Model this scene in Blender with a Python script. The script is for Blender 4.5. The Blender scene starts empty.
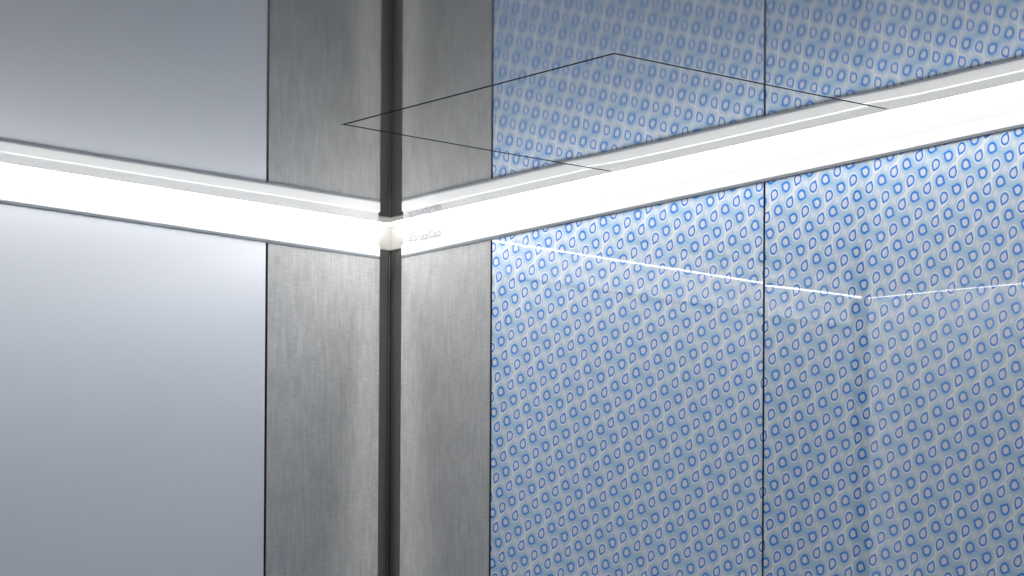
import bpy, bmesh, math
from mathutils import Vector, Matrix
S = bpy.context.scene
COL = S.collection

# ------------------------------------------------------------------ view / colour
S.view_settings.view_transform = 'Standard'
S.view_settings.look = 'None'
S.view_settings.gamma = 1.0
S.view_settings.use_curve_mapping = False
S.view_settings.exposure = 0.0
S.cycles.use_denoising = True
S.cycles.max_bounces = 14
S.cycles.diffuse_bounces = 6
S.cycles.glossy_bounces = 8
S.cycles.caustics_reflective = True
S.cycles.sample_clamp_indirect = 6.0

# ------------------------------------------------------------------ helpers
def link(name, bm, mat, parent=None, smooth=False):
    me = bpy.data.meshes.new(name)
    bm.normal_update()
    bm.to_mesh(me); bm.free()
    if smooth:
        for p in me.polygons: p.use_smooth = True
    me.materials.append(mat)
    o = bpy.data.objects.new(name, me)
    COL.objects.link(o)
    if parent: o.parent = parent
    return o

def struct(name, bm, mat, **k):
    o = link(name, bm, mat, **k); o['kind'] = 'structure'; return o

def tag(o, label, cat, group=None):
    o['label'] = label; o['category'] = cat
    if group: o['group'] = group
    return o

def thing(name, label, cat, loc, group=None):
    o = bpy.data.objects.new(name, None); COL.objects.link(o)
    o.location = loc; o.empty_display_size = .05
    return tag(o, label, cat, group)

def box(bm, x0, x1, y0, y1, z0, z1, bev=0.0, M=None):
    t = bmesh.new()
    bmesh.ops.create_cube(t, size=1.0)
    for v in t.verts:
        v.co = Vector((x0 + (v.co.x + .5) * (x1 - x0), y0 + (v.co.y + .5) * (y1 - y0), z0 + (v.co.z + .5) * (z1 - z0)))
    if bev > 0:
        bmesh.ops.bevel(t, geom=t.edges[:], offset=bev, segments=2, affect='EDGES', profile=.5)
    if M is not None: bmesh.ops.transform(t, matrix=M, verts=t.verts)
    bmesh.ops.recalc_face_normals(t, faces=t.faces)
    me = bpy.data.meshes.new('t'); t.to_mesh(me); t.free()
    bm.from_mesh(me); bpy.data.meshes.remove(me)
    return bm

def extrude_profile(bm, prof, length, M):
    """prof: closed list of (p, z); p = distance out of the wall; extruded along local u 0..length. M maps (u, p, z) to world."""
    n = len(prof)
    a = [bm.verts.new(M @ Vector((0, p, z))) for p, z in prof]
    b = [bm.verts.new(M @ Vector((length, p, z))) for p, z in prof]
    for i in range(n):
        bm.faces.new((a[i], a[(i + 1) % n], b[(i + 1) % n], b[i]))
    bm.faces.new(a[::-1]); bm.faces.new(b)
    bmesh.ops.recalc_face_normals(bm, faces=bm.faces)
    return bm

# wall frames: local u along the wall away from the corner, p out of the wall into the cab, z up
M_BACK = Matrix(((1, 0, 0, 0), (0, -1, 0, 0), (0, 0, 1, 0), (0, 0, 0, 1)))      # wall y=0
M_LEFT = Matrix(((0, 1, 0, 0), (-1, 0, 0, 0), (0, 0, 1, 0), (0, 0, 0, 1)))      # wall x=0
SL = math.radians(17.0)
LB = 1.0
M_FRONT = Matrix(((math.cos(SL), math.sin(SL), 0, 0), (-math.sin(SL), math.cos(SL), 0, -LB), (0, 0, 1, 0), (0, 0, 0, 1)))

# ------------------------------------------------------------------ node helpers
class NT:
    def __init__(s, name):
        s.m = bpy.data.materials.new(name); s.m.use_nodes = True
        s.t = s.m.node_tree; s.n = s.t.nodes
        s.b = s.n['Principled BSDF']
    def node(s, typ, **k):
        x = s.n.new(typ)
        for a, v in k.items(): setattr(x, a, v)
        return x
    def plug(s, sock, v):
        if isinstance(v, (int, float)): sock.default_value = v
        elif isinstance(v, tuple): sock.default_value = v
        else: s.t.links.new(v, sock)
    def math(s, op, a, b=None, c=None, clamp=False):
        x = s.node('ShaderNodeMath', operation=op, use_clamp=clamp)
        s.plug(x.inputs[0], a)
        if b is not None: s.plug(x.inputs[1], b)
        if c is not None: s.plug(x.inputs[2], c)
        return x.outputs[0]
    def add(s, a, b): return s.math('ADD', a, b)
    def sub(s, a, b): return s.math('SUBTRACT', a, b)
    def mul(s, a, b): return s.math('MULTIPLY', a, b)
    def mix(s, f, a, b):
        x = s.node('ShaderNodeMix', data_type='RGBA')
        s.plug(x.inputs[0], f); s.plug(x.inputs[6], a); s.plug(x.inputs[7], b)
        return x.outputs[2]
    def lerp(s, f, a, b):
        return s.add(s.mul(a, s.sub(1.0, f)), s.mul(b, f))
    def smooth(s, x, e0, e1):
        r = s.node('ShaderNodeMapRange', interpolation_type='SMOOTHSTEP')
        s.plug(r.inputs[0], x); r.inputs[1].default_value = e0; r.inputs[2].default_value = e1
        r.inputs[3].default_value = 0; r.inputs[4].default_value = 1
        return r.outputs[0]
    def bsdf(s, **k):
        for a, v in k.items():
            s.plug(s.b.inputs[a.replace('_', ' ')], v)
    def obj(s):
        return s.node('ShaderNodeTexCoord').outputs['Object']
    def mapping(s, vec, scale):
        x = s.node('ShaderNodeMapping'); s.plug(x.inputs[0], vec); x.inputs['Scale'].default_value = scale
        return x.outputs[0]
    def noise(s, vec, scale, detail=3.0, rough=.5):
        x = s.node('ShaderNodeTexNoise'); s.plug(x.inputs['Vector'], vec)
        x.inputs['Scale'].default_value = scale; x.inputs['Detail'].default_value = detail
        x.inputs['Roughness'].default_value = rough
        return x.outputs['Fac']
    def bump(s, h, strength, dist):
        x = s.node('ShaderNodeBump'); s.plug(x.inputs['Height'], h)
        x.inputs['Strength'].default_value = strength; x.inputs['Distance'].default_value = dist
        s.t.links.new(x.outputs[0], s.b.inputs['Normal'])

def simple(name, col, rough, metal=0.0, spec=.5, var=.03, scale=40):
    t = NT(name)
    f = t.noise(t.obj(), scale)
    c1 = tuple(min(1, c * (1 + var)) for c in col) + (1,)
    c0 = tuple(c * (1 - var) for c in col) + (1,)
    t.bsdf(Base_Color=t.mix(f, c0, c1), Roughness=rough, Metallic=metal, Specular_IOR_Level=spec)
    return t.m

def mat_linen_steel():
    t = NT('linen_steel')
    o = t.obj()
    fine = t.noise(t.mapping(o, (420, 420, 16)), 1.0, 3, .6)       # long vertical threads
    wide = t.noise(t.mapping(o, (170, 170, 22)), 1.0, 3, .6)
    cross = t.noise(t.mapping(o, (60, 60, 420)), 1.0, 2, .6)       # short cross threads
    mott = t.noise(t.mapping(o, (45, 45, 26)), 1.0, 3, .6)
    v = t.add(t.add(t.mul(fine, .36), t.mul(wide, .30)), t.add(t.mul(cross, .30), t.mul(mott, .26)))
    f = t.smooth(v, .44, .80)
    t.bsdf(Base_Color=t.mix(f, STEEL0, STEEL1), Metallic=STEEL_METAL, Roughness=t.add(.50, t.mul(f, .1)), Specular_IOR_Level=.4)
    t.bump(v, .10, .0004)
    return t.m

STEEL0 = (.41, .415, .415, 1); STEEL1 = (.60, .605, .605, 1); STEEL_METAL = .45

def mat_pattern():
    """square lattice of outlined drops, turned 17.7 degrees, tips turning by quarter turns, with pale and blue bands flowing round them"""
    t = NT('drop_pattern_laminate')
    sep = t.node('ShaderNodeSeparateXYZ'); t.plug(sep.inputs[0], t.obj())
    x, z = sep.outputs[0], sep.outputs[2]
    th = math.radians(17.70); s = .04589 / 2
    ox, oz = .7701, 2.2940
    dx, dz = t.sub(x, ox), t.sub(z, oz)
    a = t.add(t.add(t.mul(dx, math.cos(th) / s), t.mul(dz, math.sin(th) / s)), 1001.5)   # this drop sits in column 1 (odd)
    b = t.add(t.add(t.mul(dx, -math.sin(th) / s), t.mul(dz, math.cos(th) / s)), 1000.5)  # row 0 (even)
    i = t.math('FLOOR', a); j = t.math('FLOOR', b)
    qx = t.sub(t.sub(a, i), .5); qy = t.sub(t.sub(b, j), .5)
    odd_i = t.math('FLOORED_MODULO', i, 2.0); odd_j = t.math('FLOORED_MODULO', j, 2.0)
    # even row: even col tip (+,+), odd col tip (+,-) ; odd row: even col tip (-,+), odd col tip (-,-)
    sx = t.sub(1.0, t.mul(odd_j, 2.0)); sy = t.sub(1.0, t.mul(odd_i, 2.0))
    ux, uy = t.mul(qx, sx), t.mul(qy, sy)
    ln = t.math('SQRT', t.add(t.mul(ux, ux), t.mul(uy, uy)))
    mx = t.math('MAXIMUM', ux, uy)
    inq = t.mul(t.math('GREATER_THAN', ux, 0.0), t.math('GREATER_THAN', uy, 0.0))
    corner = t.math('SMOOTH_MAX', ux, uy, .03)
    d = t.lerp(inq, ln, t.add(t.mul(corner, .95), t.mul(ln, .05)))
    blue_cell = t.math('ABSOLUTE', t.sub(odd_i, odd_j))          # every other cell carries the blue halo
    # flowing field: blue halos join where their tips meet, white ones likewise
    pa, pb = t.mul(a, math.pi), t.mul(b, math.pi)
    ca, cb = t.math('COSINE', pa), t.math('COSINE', pb)
    ss = t.mul(t.math('SINE', pa), t.math('SINE', pb))
    fld = t.sub(t.mul(t.add(ca, cb), .22), ss)                     # + round blue drops, - round pale drops
    c = t.mix(t.smooth(fld, -.42, -.12), (.80, .865, .94, 1), (.57, .72, .88, 1))
    c = t.mix(t.smooth(fld, .10, .50), c, (.47, .66, .86, 1))
    for lv, w, k in ((-.30, .06, .75), (.12, .055, .65), (.45, .05, .35)):     # thin contour lines
        ring = t.sub(1.0, t.smooth(t.math('ABSOLUTE', t.sub(fld, lv)), w * .3, w * 1.4))
        c = t.mix(t.mul(ring, k), c, (.34, .52, .70, 1))
    ring = t.sub(1.0, t.smooth(t.math('ABSOLUTE', t.sub(fld, -.06)), .03, .09))
    c = t.mix(t.mul(ring, .45), c, (.74, .83, .92, 1))
    star = t.smooth(t.mul(t.mul(ca, cb), -1.0), .72, .88)           # small pale four-pointed stars
    c = t.mix(t.mul(star, .85), c, (.75, .81, .89, 1))
    wr = t.mul(t.sub(1.0, t.smooth(d, .36, .43)), t.sub(1.0, blue_cell))
    c = t.mix(t.mul(wr, .85), c, (.83, .885, .95, 1))
    glow = t.mul(t.sub(1.0, t.smooth(d, .28, .44)), blue_cell)
    c = t.mix(t.mul(glow, .65), c, (.22, .46, .78, 1))
    inside = t.sub(1.0, t.smooth(d, .19, .24))
    c = t.mix(inside, c, (.73, .79, .88, 1))
    hw = t.add(.055, t.mul(blue_cell, .004))
    line = t.sub(1.0, t.smooth(t.sub(t.math('ABSOLUTE', t.sub(d, .258)), hw), -.014, .020))
    c = t.mix(line, c, (.036, .24, .80, 1))
    t.bsdf(Base_Color=c, Roughness=.012, IOR=1.95, Specular_IOR_Level=.5)
    return t.m

def mat_ceiling():
    t = NT('polished_ceiling_steel')
    o = t.obj()
    w = t.noise(t.mapping(o, (3.2, 3.2, 1)), 1.0, 1, .4)
    w2 = t.noise(t.mapping(o, (14, 14, 1)), 1.0, 1, .4)
    t.bsdf(Base_Color=(.455, .46, .465, 1), Metallic=.86, Roughness=.045)
    t.bump(t.add(w, t.mul(w2, .06)), 1.0, .0004)
    return t.m

def mat_satin():
    t = NT('satin_aluminium_panel')
    f = t.noise(t.mapping(t.obj(), (300, 300, 300)), 1.0, 2)
    t.bsdf(Base_Color=t.mix(f, (.80, .825, .87, 1), (.82, .845, .89, 1)), Metallic=.25, Roughness=.32, Specular_IOR_Level=.5)
    return t.m

def mat_emit(name, col, st):
    t = NT(name)
    t.bsdf(Base_Color=(.8, .8, .8, 1), Emission_Color=col, Emission_Strength=st)
    return t.m

M_STEEL = mat_linen_steel()
M_PATTERN = mat_pattern()
M_CEIL = mat_ceiling()
M_SATIN = mat_satin()
M_WHITE = simple('white_fascia', (.88, .89, .90), .45, var=.01)
M_WPANEL = simple('white_return_panel', (.78, .80, .83), .4, var=.01)
M_CAP = simple('corner_cap', (.66, .65, .63), .4, .1)
M_LETTER = simple('raised_lettering_shaded', (.38, .39, .42), .45, var=.01)  # white relief painted grey, its shading put into the colour
M_ALU = simple('grey_aluminium_trim', (.52, .56, .61), .45, .2)
M_POST = simple('dark_brushed_post', (.25, .248, .243), .36, .65)
M_BEAD = simple('pale_bead', (.36, .355, .345), .35, .6)
M_DARK = simple('dark_backing', (.035, .035, .037), .6)
M_SEAM = simple('seam_backing', (.13, .125, .12), .6)
M_CORE = simple('panel_core_edge', (.045, .045, .048), .6)
M_FLOOR = simple('grey_floor', (.42, .42, .42), .5, var=.08, scale=12)
M_SHELL = simple('cab_shell', (.10, .10, .105), .55)
M_CANOPY = simple('canopy', (.30, .30, .30), .6)
M_BOARD = simple('fascia_board', (.66, .67, .68), .45, var=.01)
M_LED = mat_emit('led_light', (1.0, .985, .965, 1), 3.0)
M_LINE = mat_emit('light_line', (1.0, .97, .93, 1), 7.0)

# ------------------------------------------------------------------ dimensions
ZC = 2.35            # ceiling sheet underside
HF = .0400           # fascia below ceiling
ZF = ZC - HF         # fascia bottom
ZP = ZF - .0044      # panel tops
ZB = 0.0             # panel bottoms
TH = .0165           # fascia back
TL, TB = .0240, .0175   # recess depths, left and back
PT = .0160           # panel thickness
XR = 2.17            # open right end of the back wall
GX, GY = .047, .043  # light slot widths (left wall, back wall)
GAP = .0040

# ------------------------------------------------------------------ the shell
bm = bmesh.new(); box(bm, -.06, XR, TB, .06, 0, 2.60); struct('wall_back', bm, M_SHELL)
bm = bmesh.new(); box(bm, -.06, -TL, -LB, TB, 0, 2.60); struct('wall_left', bm, M_SHELL)
bm = bmesh.new(); box(bm, -.06, .38, -.06, -TH, 0, 2.60, M=M_FRONT); struct('wall_front', bm, M_SHELL)
bm = bmesh.new(); box(bm, XR, XR + .05, -.62, .06, 0, 2.60); struct('light_block_right', bm, M_SHELL)  # unseen dark stub, added to block light coming in at the right end
bm = bmesh.new(); box(bm, -4.0, 8.0, -8.0, 4.0, -.05, 0); struct('floor', bm, M_FLOOR)

def slab(name, z0, z1, mat, pts):
    bm = bmesh.new()
    lo = [bm.verts.new((x, y, z0)) for x, y in pts]; hi = [bm.verts.new((x, y, z1)) for x, y in pts]
    n = len(pts)
    for i in range(n): bm.faces.new((lo[i], lo[(i + 1) % n], hi[(i + 1) % n], hi[i]))
    bm.faces.new(lo[::-1]); bm.faces.new(hi)
    bmesh.ops.recalc_face_normals(bm, faces=bm.faces)
    return struct(name, bm, mat)
slab('trim_2', 2.60, 2.63, M_CANOPY, [(-.06, .06), (XR, .06), (XR, -1.75), (-.06, -1.09)])

# dark L-shaped corner post standing in the recess between the panels, with a thin bead in its fold
bm = bmesh.new()
box(bm, -TL, -TL + .003, -.030, TB - .0045, 0, 2.59, .0006)
box(bm, -TL + .0045, .038, TB - .0010, TB, 0, 2.59, .0004)
post = struct('trim_1', bm, M_POST)
bm = bmesh.new()
box(bm, -TL + .0006, -TL + .0030, TB - .0030, TB - .0006, 0, ZC - .0252, .0010)
cap = bmesh.new()
box(cap, -TL + .003, -TL + .0045, -.0160, TB - .0012, ZC - .0250, ZC + .10, .0004)
box(cap, -TL + .0046, .0230, TB - .0025, TB - .0010, ZC - .0250, ZC + .10, .0004)
link('corner_cap', cap, M_CAP, post)
bead = link('bead', bm, M_BEAD, post)

# ------------------------------------------------------------------ wall panels
def panel_grid(u0, u1, z0, z1, M, nu, nz, fn=None, th=PT):
    """a flat panel with its front as a fine grid (so it may bow very slightly), solid sides and back"""
    bm = bmesh.new()
    us = [u0 + (u1 - u0) * i / nu for i in range(nu + 1)]
    zs = [z0 + (z1 - z0) * (j / nz) for j in range(nz + 1)]
    fv = [[bm.verts.new(M @ Vector((u, (fn(u, z) if fn else 0.0), z))) for z in zs] for u in us]
    for i in range(nu):
        for j in range(nz):
            bm.faces.new((fv[i][j], fv[i + 1][j], fv[i + 1][j + 1], fv[i][j + 1])).smooth = True
    bv = [[bm.verts.new(M @ Vector((u, -th, z))) for z in (z0, z1)] for u in us]
    bf = [[bm.verts.new(M @ Vector((u, -th, z))) for u in (u0, u1)] for z in zs]
    for i in range(nu):
        bm.faces.new((fv[i][0], fv[i + 1][0], bv[i + 1][0], bv[i][0]))
        bm.faces.new((fv[i][nz], fv[i + 1][nz], bv[i + 1][1], bv[i][1]))
    for j in range(nz):
        bm.faces.new((fv[0][j], fv[0][j + 1], bf[j + 1][0], bf[j][0]))
        bm.faces.new((fv[nu][j], fv[nu][j + 1], bf[j + 1][1], bf[j][1]))
    bm.faces.new((bv[0][0], bv[nu][0], bv[nu][1], bv[0][1]))
    bmesh.ops.remove_doubles(bm, verts=bm.verts, dist=1e-6)
    bmesh.ops.recalc_face_normals(bm, faces=bm.faces)
    # keep side faces flat
    return bm

def dark_sides(o, M):
    """the cut edges show the dark core of the board"""
    n = (M.to_3x3() @ Vector((0, 1, 0))).normalized()
    o.data.materials.append(M_CORE)
    for p in o.data.polygons:
        if p.normal.dot(n) < .5 and p.normal.z < .5: p.material_index = 1
    return o

def plain_panel(name, u0, u1, M, mat, label, cat, group=None):
    bm = bmesh.new()
    box(bm, u0 + GAP / 2, u1 - GAP / 2, -PT, 0, ZB, ZP, .0005, M)
    return tag(dark_sides(link(name, bm, mat), M), label, cat, group)

U = [.0272, .2368, .8019, 1.3670, 1.9321, 2.142]
V = [.0197, .2277, .7928, .9830]
plain_panel('steel_panel', U[0] - GAP / 2, U[1], M_BACK, M_STEEL,
            'narrow grey linen-textured steel panel between the dark corner post and the blue drop pattern', 'wall panel', 'narrow linen-textured steel panels')
plain_panel('steel_panel', V[0] - GAP / 2, V[1], M_LEFT, M_STEEL,
            'narrow grey linen-textured steel panel between the plain silvery panel and the dark corner post', 'wall panel', 'narrow linen-textured steel panels')
plain_panel('satin_panel', V[1], V[2], M_LEFT, M_SATIN,
            'wide plain silvery white satin wall panel on the left wall', 'wall panel')
plain_panel('steel_panel', V[2], V[3], M_LEFT, M_STEEL,
            'linen-textured steel panel at the near end of the left wall, seen only as a reflection', 'wall panel', 'narrow linen-textured steel panels')
plain_panel('steel_panel', U[4], U[5], M_BACK, M_STEEL,
            'linen-textured steel panel at the far right end of the patterned wall', 'wall panel', 'narrow linen-textured steel panels')

def bow2(u, z):
    w = u - U[2]
    d = .0022 * math.exp(-(w / .035)) + .0006 * math.sin(w * 30) * math.exp(-w / .15) - .0006
    k = min(1.0, max(0.0, (z - 1.5) / .4)); k = k * k * (3 - 2 * k)
    return -d * (z - ZP) * k
def pattern_panel(u0, u1, label, fn=None):
    bm = bmesh.new()
    if fn is None:
        box(bm, u0 + GAP / 2, u1 - GAP / 2, -PT, 0, ZB, ZP, .0005, M_BACK)
        return tag(dark_sides(link('patterned_panel', bm, M_PATTERN), M_BACK), label, 'wall panel', 'blue drop-patterned panels')
    bm.free()
    bm = panel_grid(u0 + GAP / 2, u1 - GAP / 2, ZB, ZP, M_BACK, 60, 70, fn)
    o = link('patterned_panel', bm, M_PATTERN)
    me = o.data
    for p in me.polygons: p.use_smooth = abs(p.normal.y) > .9 and p.center.y > -.01
    bm = bmesh.new(); bm.from_mesh(me)
    for e in bm.edges: e.smooth = all(f.smooth for f in e.link_faces)
    bm.to_mesh(me); bm.free()
    return tag(dark_sides(o, M_BACK), label, 'wall panel', 'blue drop-patterned panels')
pattern_panel(U[1], U[2], 'glossy blue drop-patterned panel next to the narrow steel panel, left of the dark seam')
pattern_panel(U[2], U[3], 'glossy blue drop-patterned panel at the right edge, right of the dark seam', bow2)
pattern_panel(U[3], U[4], 'third glossy blue drop-patterned panel, beyond the right edge of the photo')

bm = bmesh.new(); box(bm, .012, .38, -PT, 0, ZB, ZC + .03, .001, M_FRONT)
rp = tag(link('return_panel', bm, M_WPANEL), 'plain white return panel beside the cab opening, seen only as a reflection', 'wall panel')
bm = bmesh.new(); box(bm, .014, .378, -.004, .0004, ZC + .0068, ZC + .0130, 0, M_FRONT)
link('light_line', bm, M_LINE, rp)

# ------------------------------------------------------------------ light fascias along the tops of the walls
BF = -.0007          # fascia board face
def fascia(M, u0, u1, label):
    base = M @ Vector(((u0 + u1) / 2, 0, ZF))
    t = thing('light_fascia', label, 'cornice', base, 'white light fascias')
    I = Matrix.Translation(-base)
    MM = I @ M
    # plate: fascia board rising behind the ceiling edge
    bm = bmesh.new()
    extrude_profile(bm, [(-TH, ZF + .006), (BF, ZF + .006), (BF, ZC + .235), (-TH, ZC + .235)], u1 - u0 - .0015, MM @ Matrix.Translation((u0 + .0015, 0, 0)))
    link('board', bm, M_BOARD, t)
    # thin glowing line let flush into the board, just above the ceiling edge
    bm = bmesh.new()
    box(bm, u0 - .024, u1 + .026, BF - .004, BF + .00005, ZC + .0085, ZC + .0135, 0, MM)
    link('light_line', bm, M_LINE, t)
    # lip: the thicker lower rail with a sloped top ledge
    bm = bmesh.new()
    extrude_profile(bm, [(BF + .0001, ZF), (.0001, ZF), (.0004, ZF + .0003), (.0004, ZF + .0137), (.0001, ZF + .0140), (BF + .0001, ZF + .0140)], u1 - u0 + .002, MM @ Matrix.Translation((u0 - .001, 0, 0)))
    link('lip', bm, M_WHITE, t)
    # ribbed aluminium strip under the lip
    bm = bmesh.new()
    prof = [(-TH, ZP + .0003), (-.0030, ZP + .0003), (-.0030, ZP + .0010), (.0004, ZP + .0013), (.0004, ZP + .0021), (-.0030, ZP + .0024), (-.0030, ZP + .0029), (.0004, ZP + .0032), (.0004, ZP + .0039), (-.0030, ZF - .0002), (-TH, ZF - .0002)]
    extrude_profile(bm, prof, u1 - u0, MM @ Matrix.Translation((u0, 0, 0)))
    link('ribbed_trim', bm, M_ALU, t)
    return t, I
f_back, I_b = fascia(M_BACK, .0285, XR - .03, 'white lit fascia with raised lettering above the steel and blue patterned panels')
f_left, I_l = fascia(M_LEFT, .0210, .975, 'white lit fascia above the plain silvery panel on the left wall')

# raised maker's lettering on the right-hand fascia
def lettering():
    cu = bpy.data.curves.new('lettering', 'FONT')
    cu.body = 'SnapCab'; cu.size = .0142; cu.extrude = .00015; cu.offset = .0002; cu.space_character = 1.0
    cu.resolution_u = 4
    o = bpy.data.objects.new('tmp', cu); COL.objects.link(o)
    dg = bpy.context.evaluated_depsgraph_get()
    me = bpy.data.meshes.new_from_object(o.evaluated_get(dg))
    bpy.data.objects.remove(o)
    bm = bmesh.new(); bm.from_mesh(me); bpy.data.meshes.remove(me)
    xs = [v.co.x for v in bm.verts]; x0, x1 = min(xs), max(xs)
    for v in bm.verts:      # stand up: (x, y, z) -> (u, p, z)
        x = (v.co.x - x0) / (x1 - x0) * .0650
        v.co = I_b @ M_BACK @ Vector((.0553 + x, BF + .0001 + v.co.z, ZC - .0217 + v.co.y))
    bmesh.ops.recalc_face_normals(bm, faces=bm.faces)
    link('lettering', bm, M_LETTER, f_back)
    bm = bmesh.new()
    for k in range(3):
        M = I_b @ M_BACK @ Matrix.Translation((.0425 + .0006 * k, BF + .0001, ZC - .0217 + .0044 * k)) @ Matrix.Rotation(math.radians(-6), 4, 'Y')
        box(bm, 0, .0105, -.00015, .00015, 0, .0022, 0, M)
    link('emblem', bm, M_LETTER, f_back)
lettering()

# ------------------------------------------------------------------ light strips hidden above the ceiling edges
SPREAD, POWER = 62.0, 4.9
def led(M, u0, u1, g, label):
    base = M @ Vector(((u0 + u1) / 2, g * .5, ZC + .200))
    t = thing('led_strip', label, 'light', base, 'light strips above the ceiling edge')
    I = Matrix.Translation(-base)
    bm = bmesh.new()
    box(bm, u0, u1, g - .036, g - .001, ZC + .204, ZC + .216, .001, I @ M)
    link('channel', bm, M_ALU, t)
    bm = bmesh.new()
    box(bm, u0 + .002, u1 - .002, g - .032, g - .003, ZC + .200, ZC + .2038, .0008, I @ M)
    link('diffuser', bm, M_LED, t)
    # the lamp itself: a line of light behind narrow-beam optics, shining straight down through the slot
    ld = bpy.data.lights.new('led_lamp', 'AREA')
    ld.shape = 'RECTANGLE'; ld.size = u1 - u0 - .01; ld.size_y = g - .012
    ld.spread = math.radians(SPREAD); ld.energy = POWER * (u1 - u0); ld.color = (1.0, .985, .965)
    lo = bpy.data.objects.new('led_lamp', ld); COL.objects.link(lo); lo.parent = t
    c = I @ M @ Vector(((u0 + u1) / 2, (.009 + g - .003) / 2, ZC + .1985))
    d = (M.to_3x3() @ Vector((1, 0, 0))).normalized()
    lo.location = c; lo.rotation_euler = (0, 0, math.atan2(d.y, d.x))
led(M_BACK, .050, XR - .04, GY, 'white light strip glowing in the slot along the patterned wall')
led(M_LEFT, .040, .960, GX, 'white light strip glowing in the slot along the left wall')
led(M_FRONT, .07, .37, .045, 'white light strip above the return panel beside the opening')

# ------------------------------------------------------------------ ceiling sheet and its hatch
HX0, HX1, HY = .5511, 1.0745, -.5095
def front_edge(x):
    k = min(1, max(0, (x - .39) / .05))
    return -.968 - math.tan(SL) * (x - GX) - .03 * k
def sag(x, y):
    """the thin sheet lifts a hair near the free seams of the hatch"""
    b = math.exp((y + GY) / .09)
    d = min(abs(x - HX0), abs(x - HX1))
    return .0009 * b * math.exp(-d / .045)
def sheet(bm, xs, rows, keep, z, th):
    """a thin sheet over a grid: rows are functions x -> y, keep(i, j) says which cells are metal"""
    bot = {}; top = {}
    def v(d, i, j, dz):
        if (i, j) not in d:
            x = xs[i]; y = rows[j](x)
            d[(i, j)] = bm.verts.new((x, y, z + dz + sag(x, y)))
        return d[(i, j)]
    for i in range(len(xs) - 1):
        for j in range(len(rows) - 1):
            if not keep(i, j): continue
            q = ((i, j), (i + 1, j), (i + 1, j + 1), (i, j + 1))
            bm.faces.new([v(bot, a, b, 0) for a, b in q]).smooth = True
            bm.faces.new([v(top, a, b, th) for a, b in q[::-1]]).smooth = True
            for k, (di, dj) in enumerate(((0, -1), (1, 0), (0, 1), (-1, 0))):
                ni, nj = i + di, j + dj
                if 0 <= ni < len(xs) - 1 and 0 <= nj < len(rows) - 1 and keep(ni, nj): continue
                p, r = q[k], q[(k + 1) % 4]
                bm.faces.new((v(bot, *r, 0), v(bot, *p, 0), v(top, *p, th), v(top, *r, th))).smooth = False
    bmesh.ops.recalc_face_normals(bm, faces=bm.faces)
    for e in bm.edges:
        if len(e.link_faces) == 2 and e.link_faces[0].smooth != e.link_faces[1].smooth: e.smooth = False
def lin(a, b, n): return [a + (b - a) * i / n for i in range(n + 1)]
c = .0024
xa, xb, xc = lin(GX, HX0 - c, 36), [HX1 + c], lin(HX1 + c, XR - .004, 50)[1:]
back = [(lambda x, y=y: y) for y in [-GY + (HY - c + GY) * (k / 30) ** 1.6 for k in range(31)]]
front = [(lambda x, k=k: (HY - c) + (front_edge(x) - HY + c) * k / 16) for k in range(1, 17)]
bm = bmesh.new()
sheet(bm, xa + xb + xc, back + front, lambda i, j: not (i == 36 and j < 30), ZC, .003)
struct('ceiling', bm, M_CEIL)
hb = Vector(((HX0 + HX1) / 2, (HY - GY) / 2, ZC))
h = thing('ceiling_hatch', 'square hatch panel in the mirror ceiling outlined by thin dark seams', 'hatch', hb)
bm = bmesh.new()
hrows = [(lambda x, y=y: y) for y in [-GY + (HY + c + GY) * (k / 30) ** 1.6 for k in range(31)]]
sheet(bm, lin(HX0 + c, HX1 - c, 48), hrows, lambda i, j: True, ZC, .003)
bmesh.ops.translate(bm, verts=bm.verts, vec=-hb)
link('panel', bm, M_CEIL, h)
bm = bmesh.new()
I = Matrix.Translation(-hb)
for a in ((HX0 - .02, HX0 + .02, HY - .02, -GY - .002), (HX1 - .02, HX1 + .02, HY - .02, -GY - .002), (HX0 + .02, HX1 - .02, HY - .02, HY + .02)):
    box(bm, a[0], a[1], a[2], a[3], ZC + .0032, ZC + .0062, 0, I)
link('seam_backing', bm, M_SEAM, h)

# ------------------------------------------------------------------ world and camera
w = bpy.data.worlds.new('lobby'); S.world = w; w.use_nodes = True
w.node_tree.nodes['Background'].inputs[0].default_value = (.90, .95, 1.0, 1)
w.node_tree.nodes['Background'].inputs[1].default_value = .48

F_PX, CY = 3582.5, 811.3
YAW, PITCH, ROLL = .69945, .02096, .00557
fh = Vector((-math.cos(YAW), math.sin(YAW), 0)); rh = Vector((fh.y, -fh.x, 0)); up = Vector((0, 0, 1))
fw = fh * math.cos(PITCH) + up * math.sin(PITCH); u2 = up * math.cos(PITCH) - fh * math.sin(PITCH)
rt = rh * math.cos(ROLL) + u2 * math.sin(ROLL); u3 = u2 * math.cos(ROLL) - rh * math.sin(ROLL)
cd = bpy.data.cameras.new('camera'); cam = bpy.data.objects.new('camera', cd); COL.objects.link(cam)
cam.matrix_world = Matrix(((rt.x, u3.x, -fw.x, 4.20487), (rt.y, u3.y, -fw.y, -3.29381), (rt.z, u3.z, -fw.z, 1.37129), (0, 0, 0, 1)))
cd.sensor_width = 36.0; cd.sensor_fit = 'HORIZONTAL'
cd.lens = F_PX / 1024 * 36.0
cd.shift_y = (CY - 288.0) / 1024.0
cd.clip_start = .05; cd.clip_end = 60
S.camera = cam
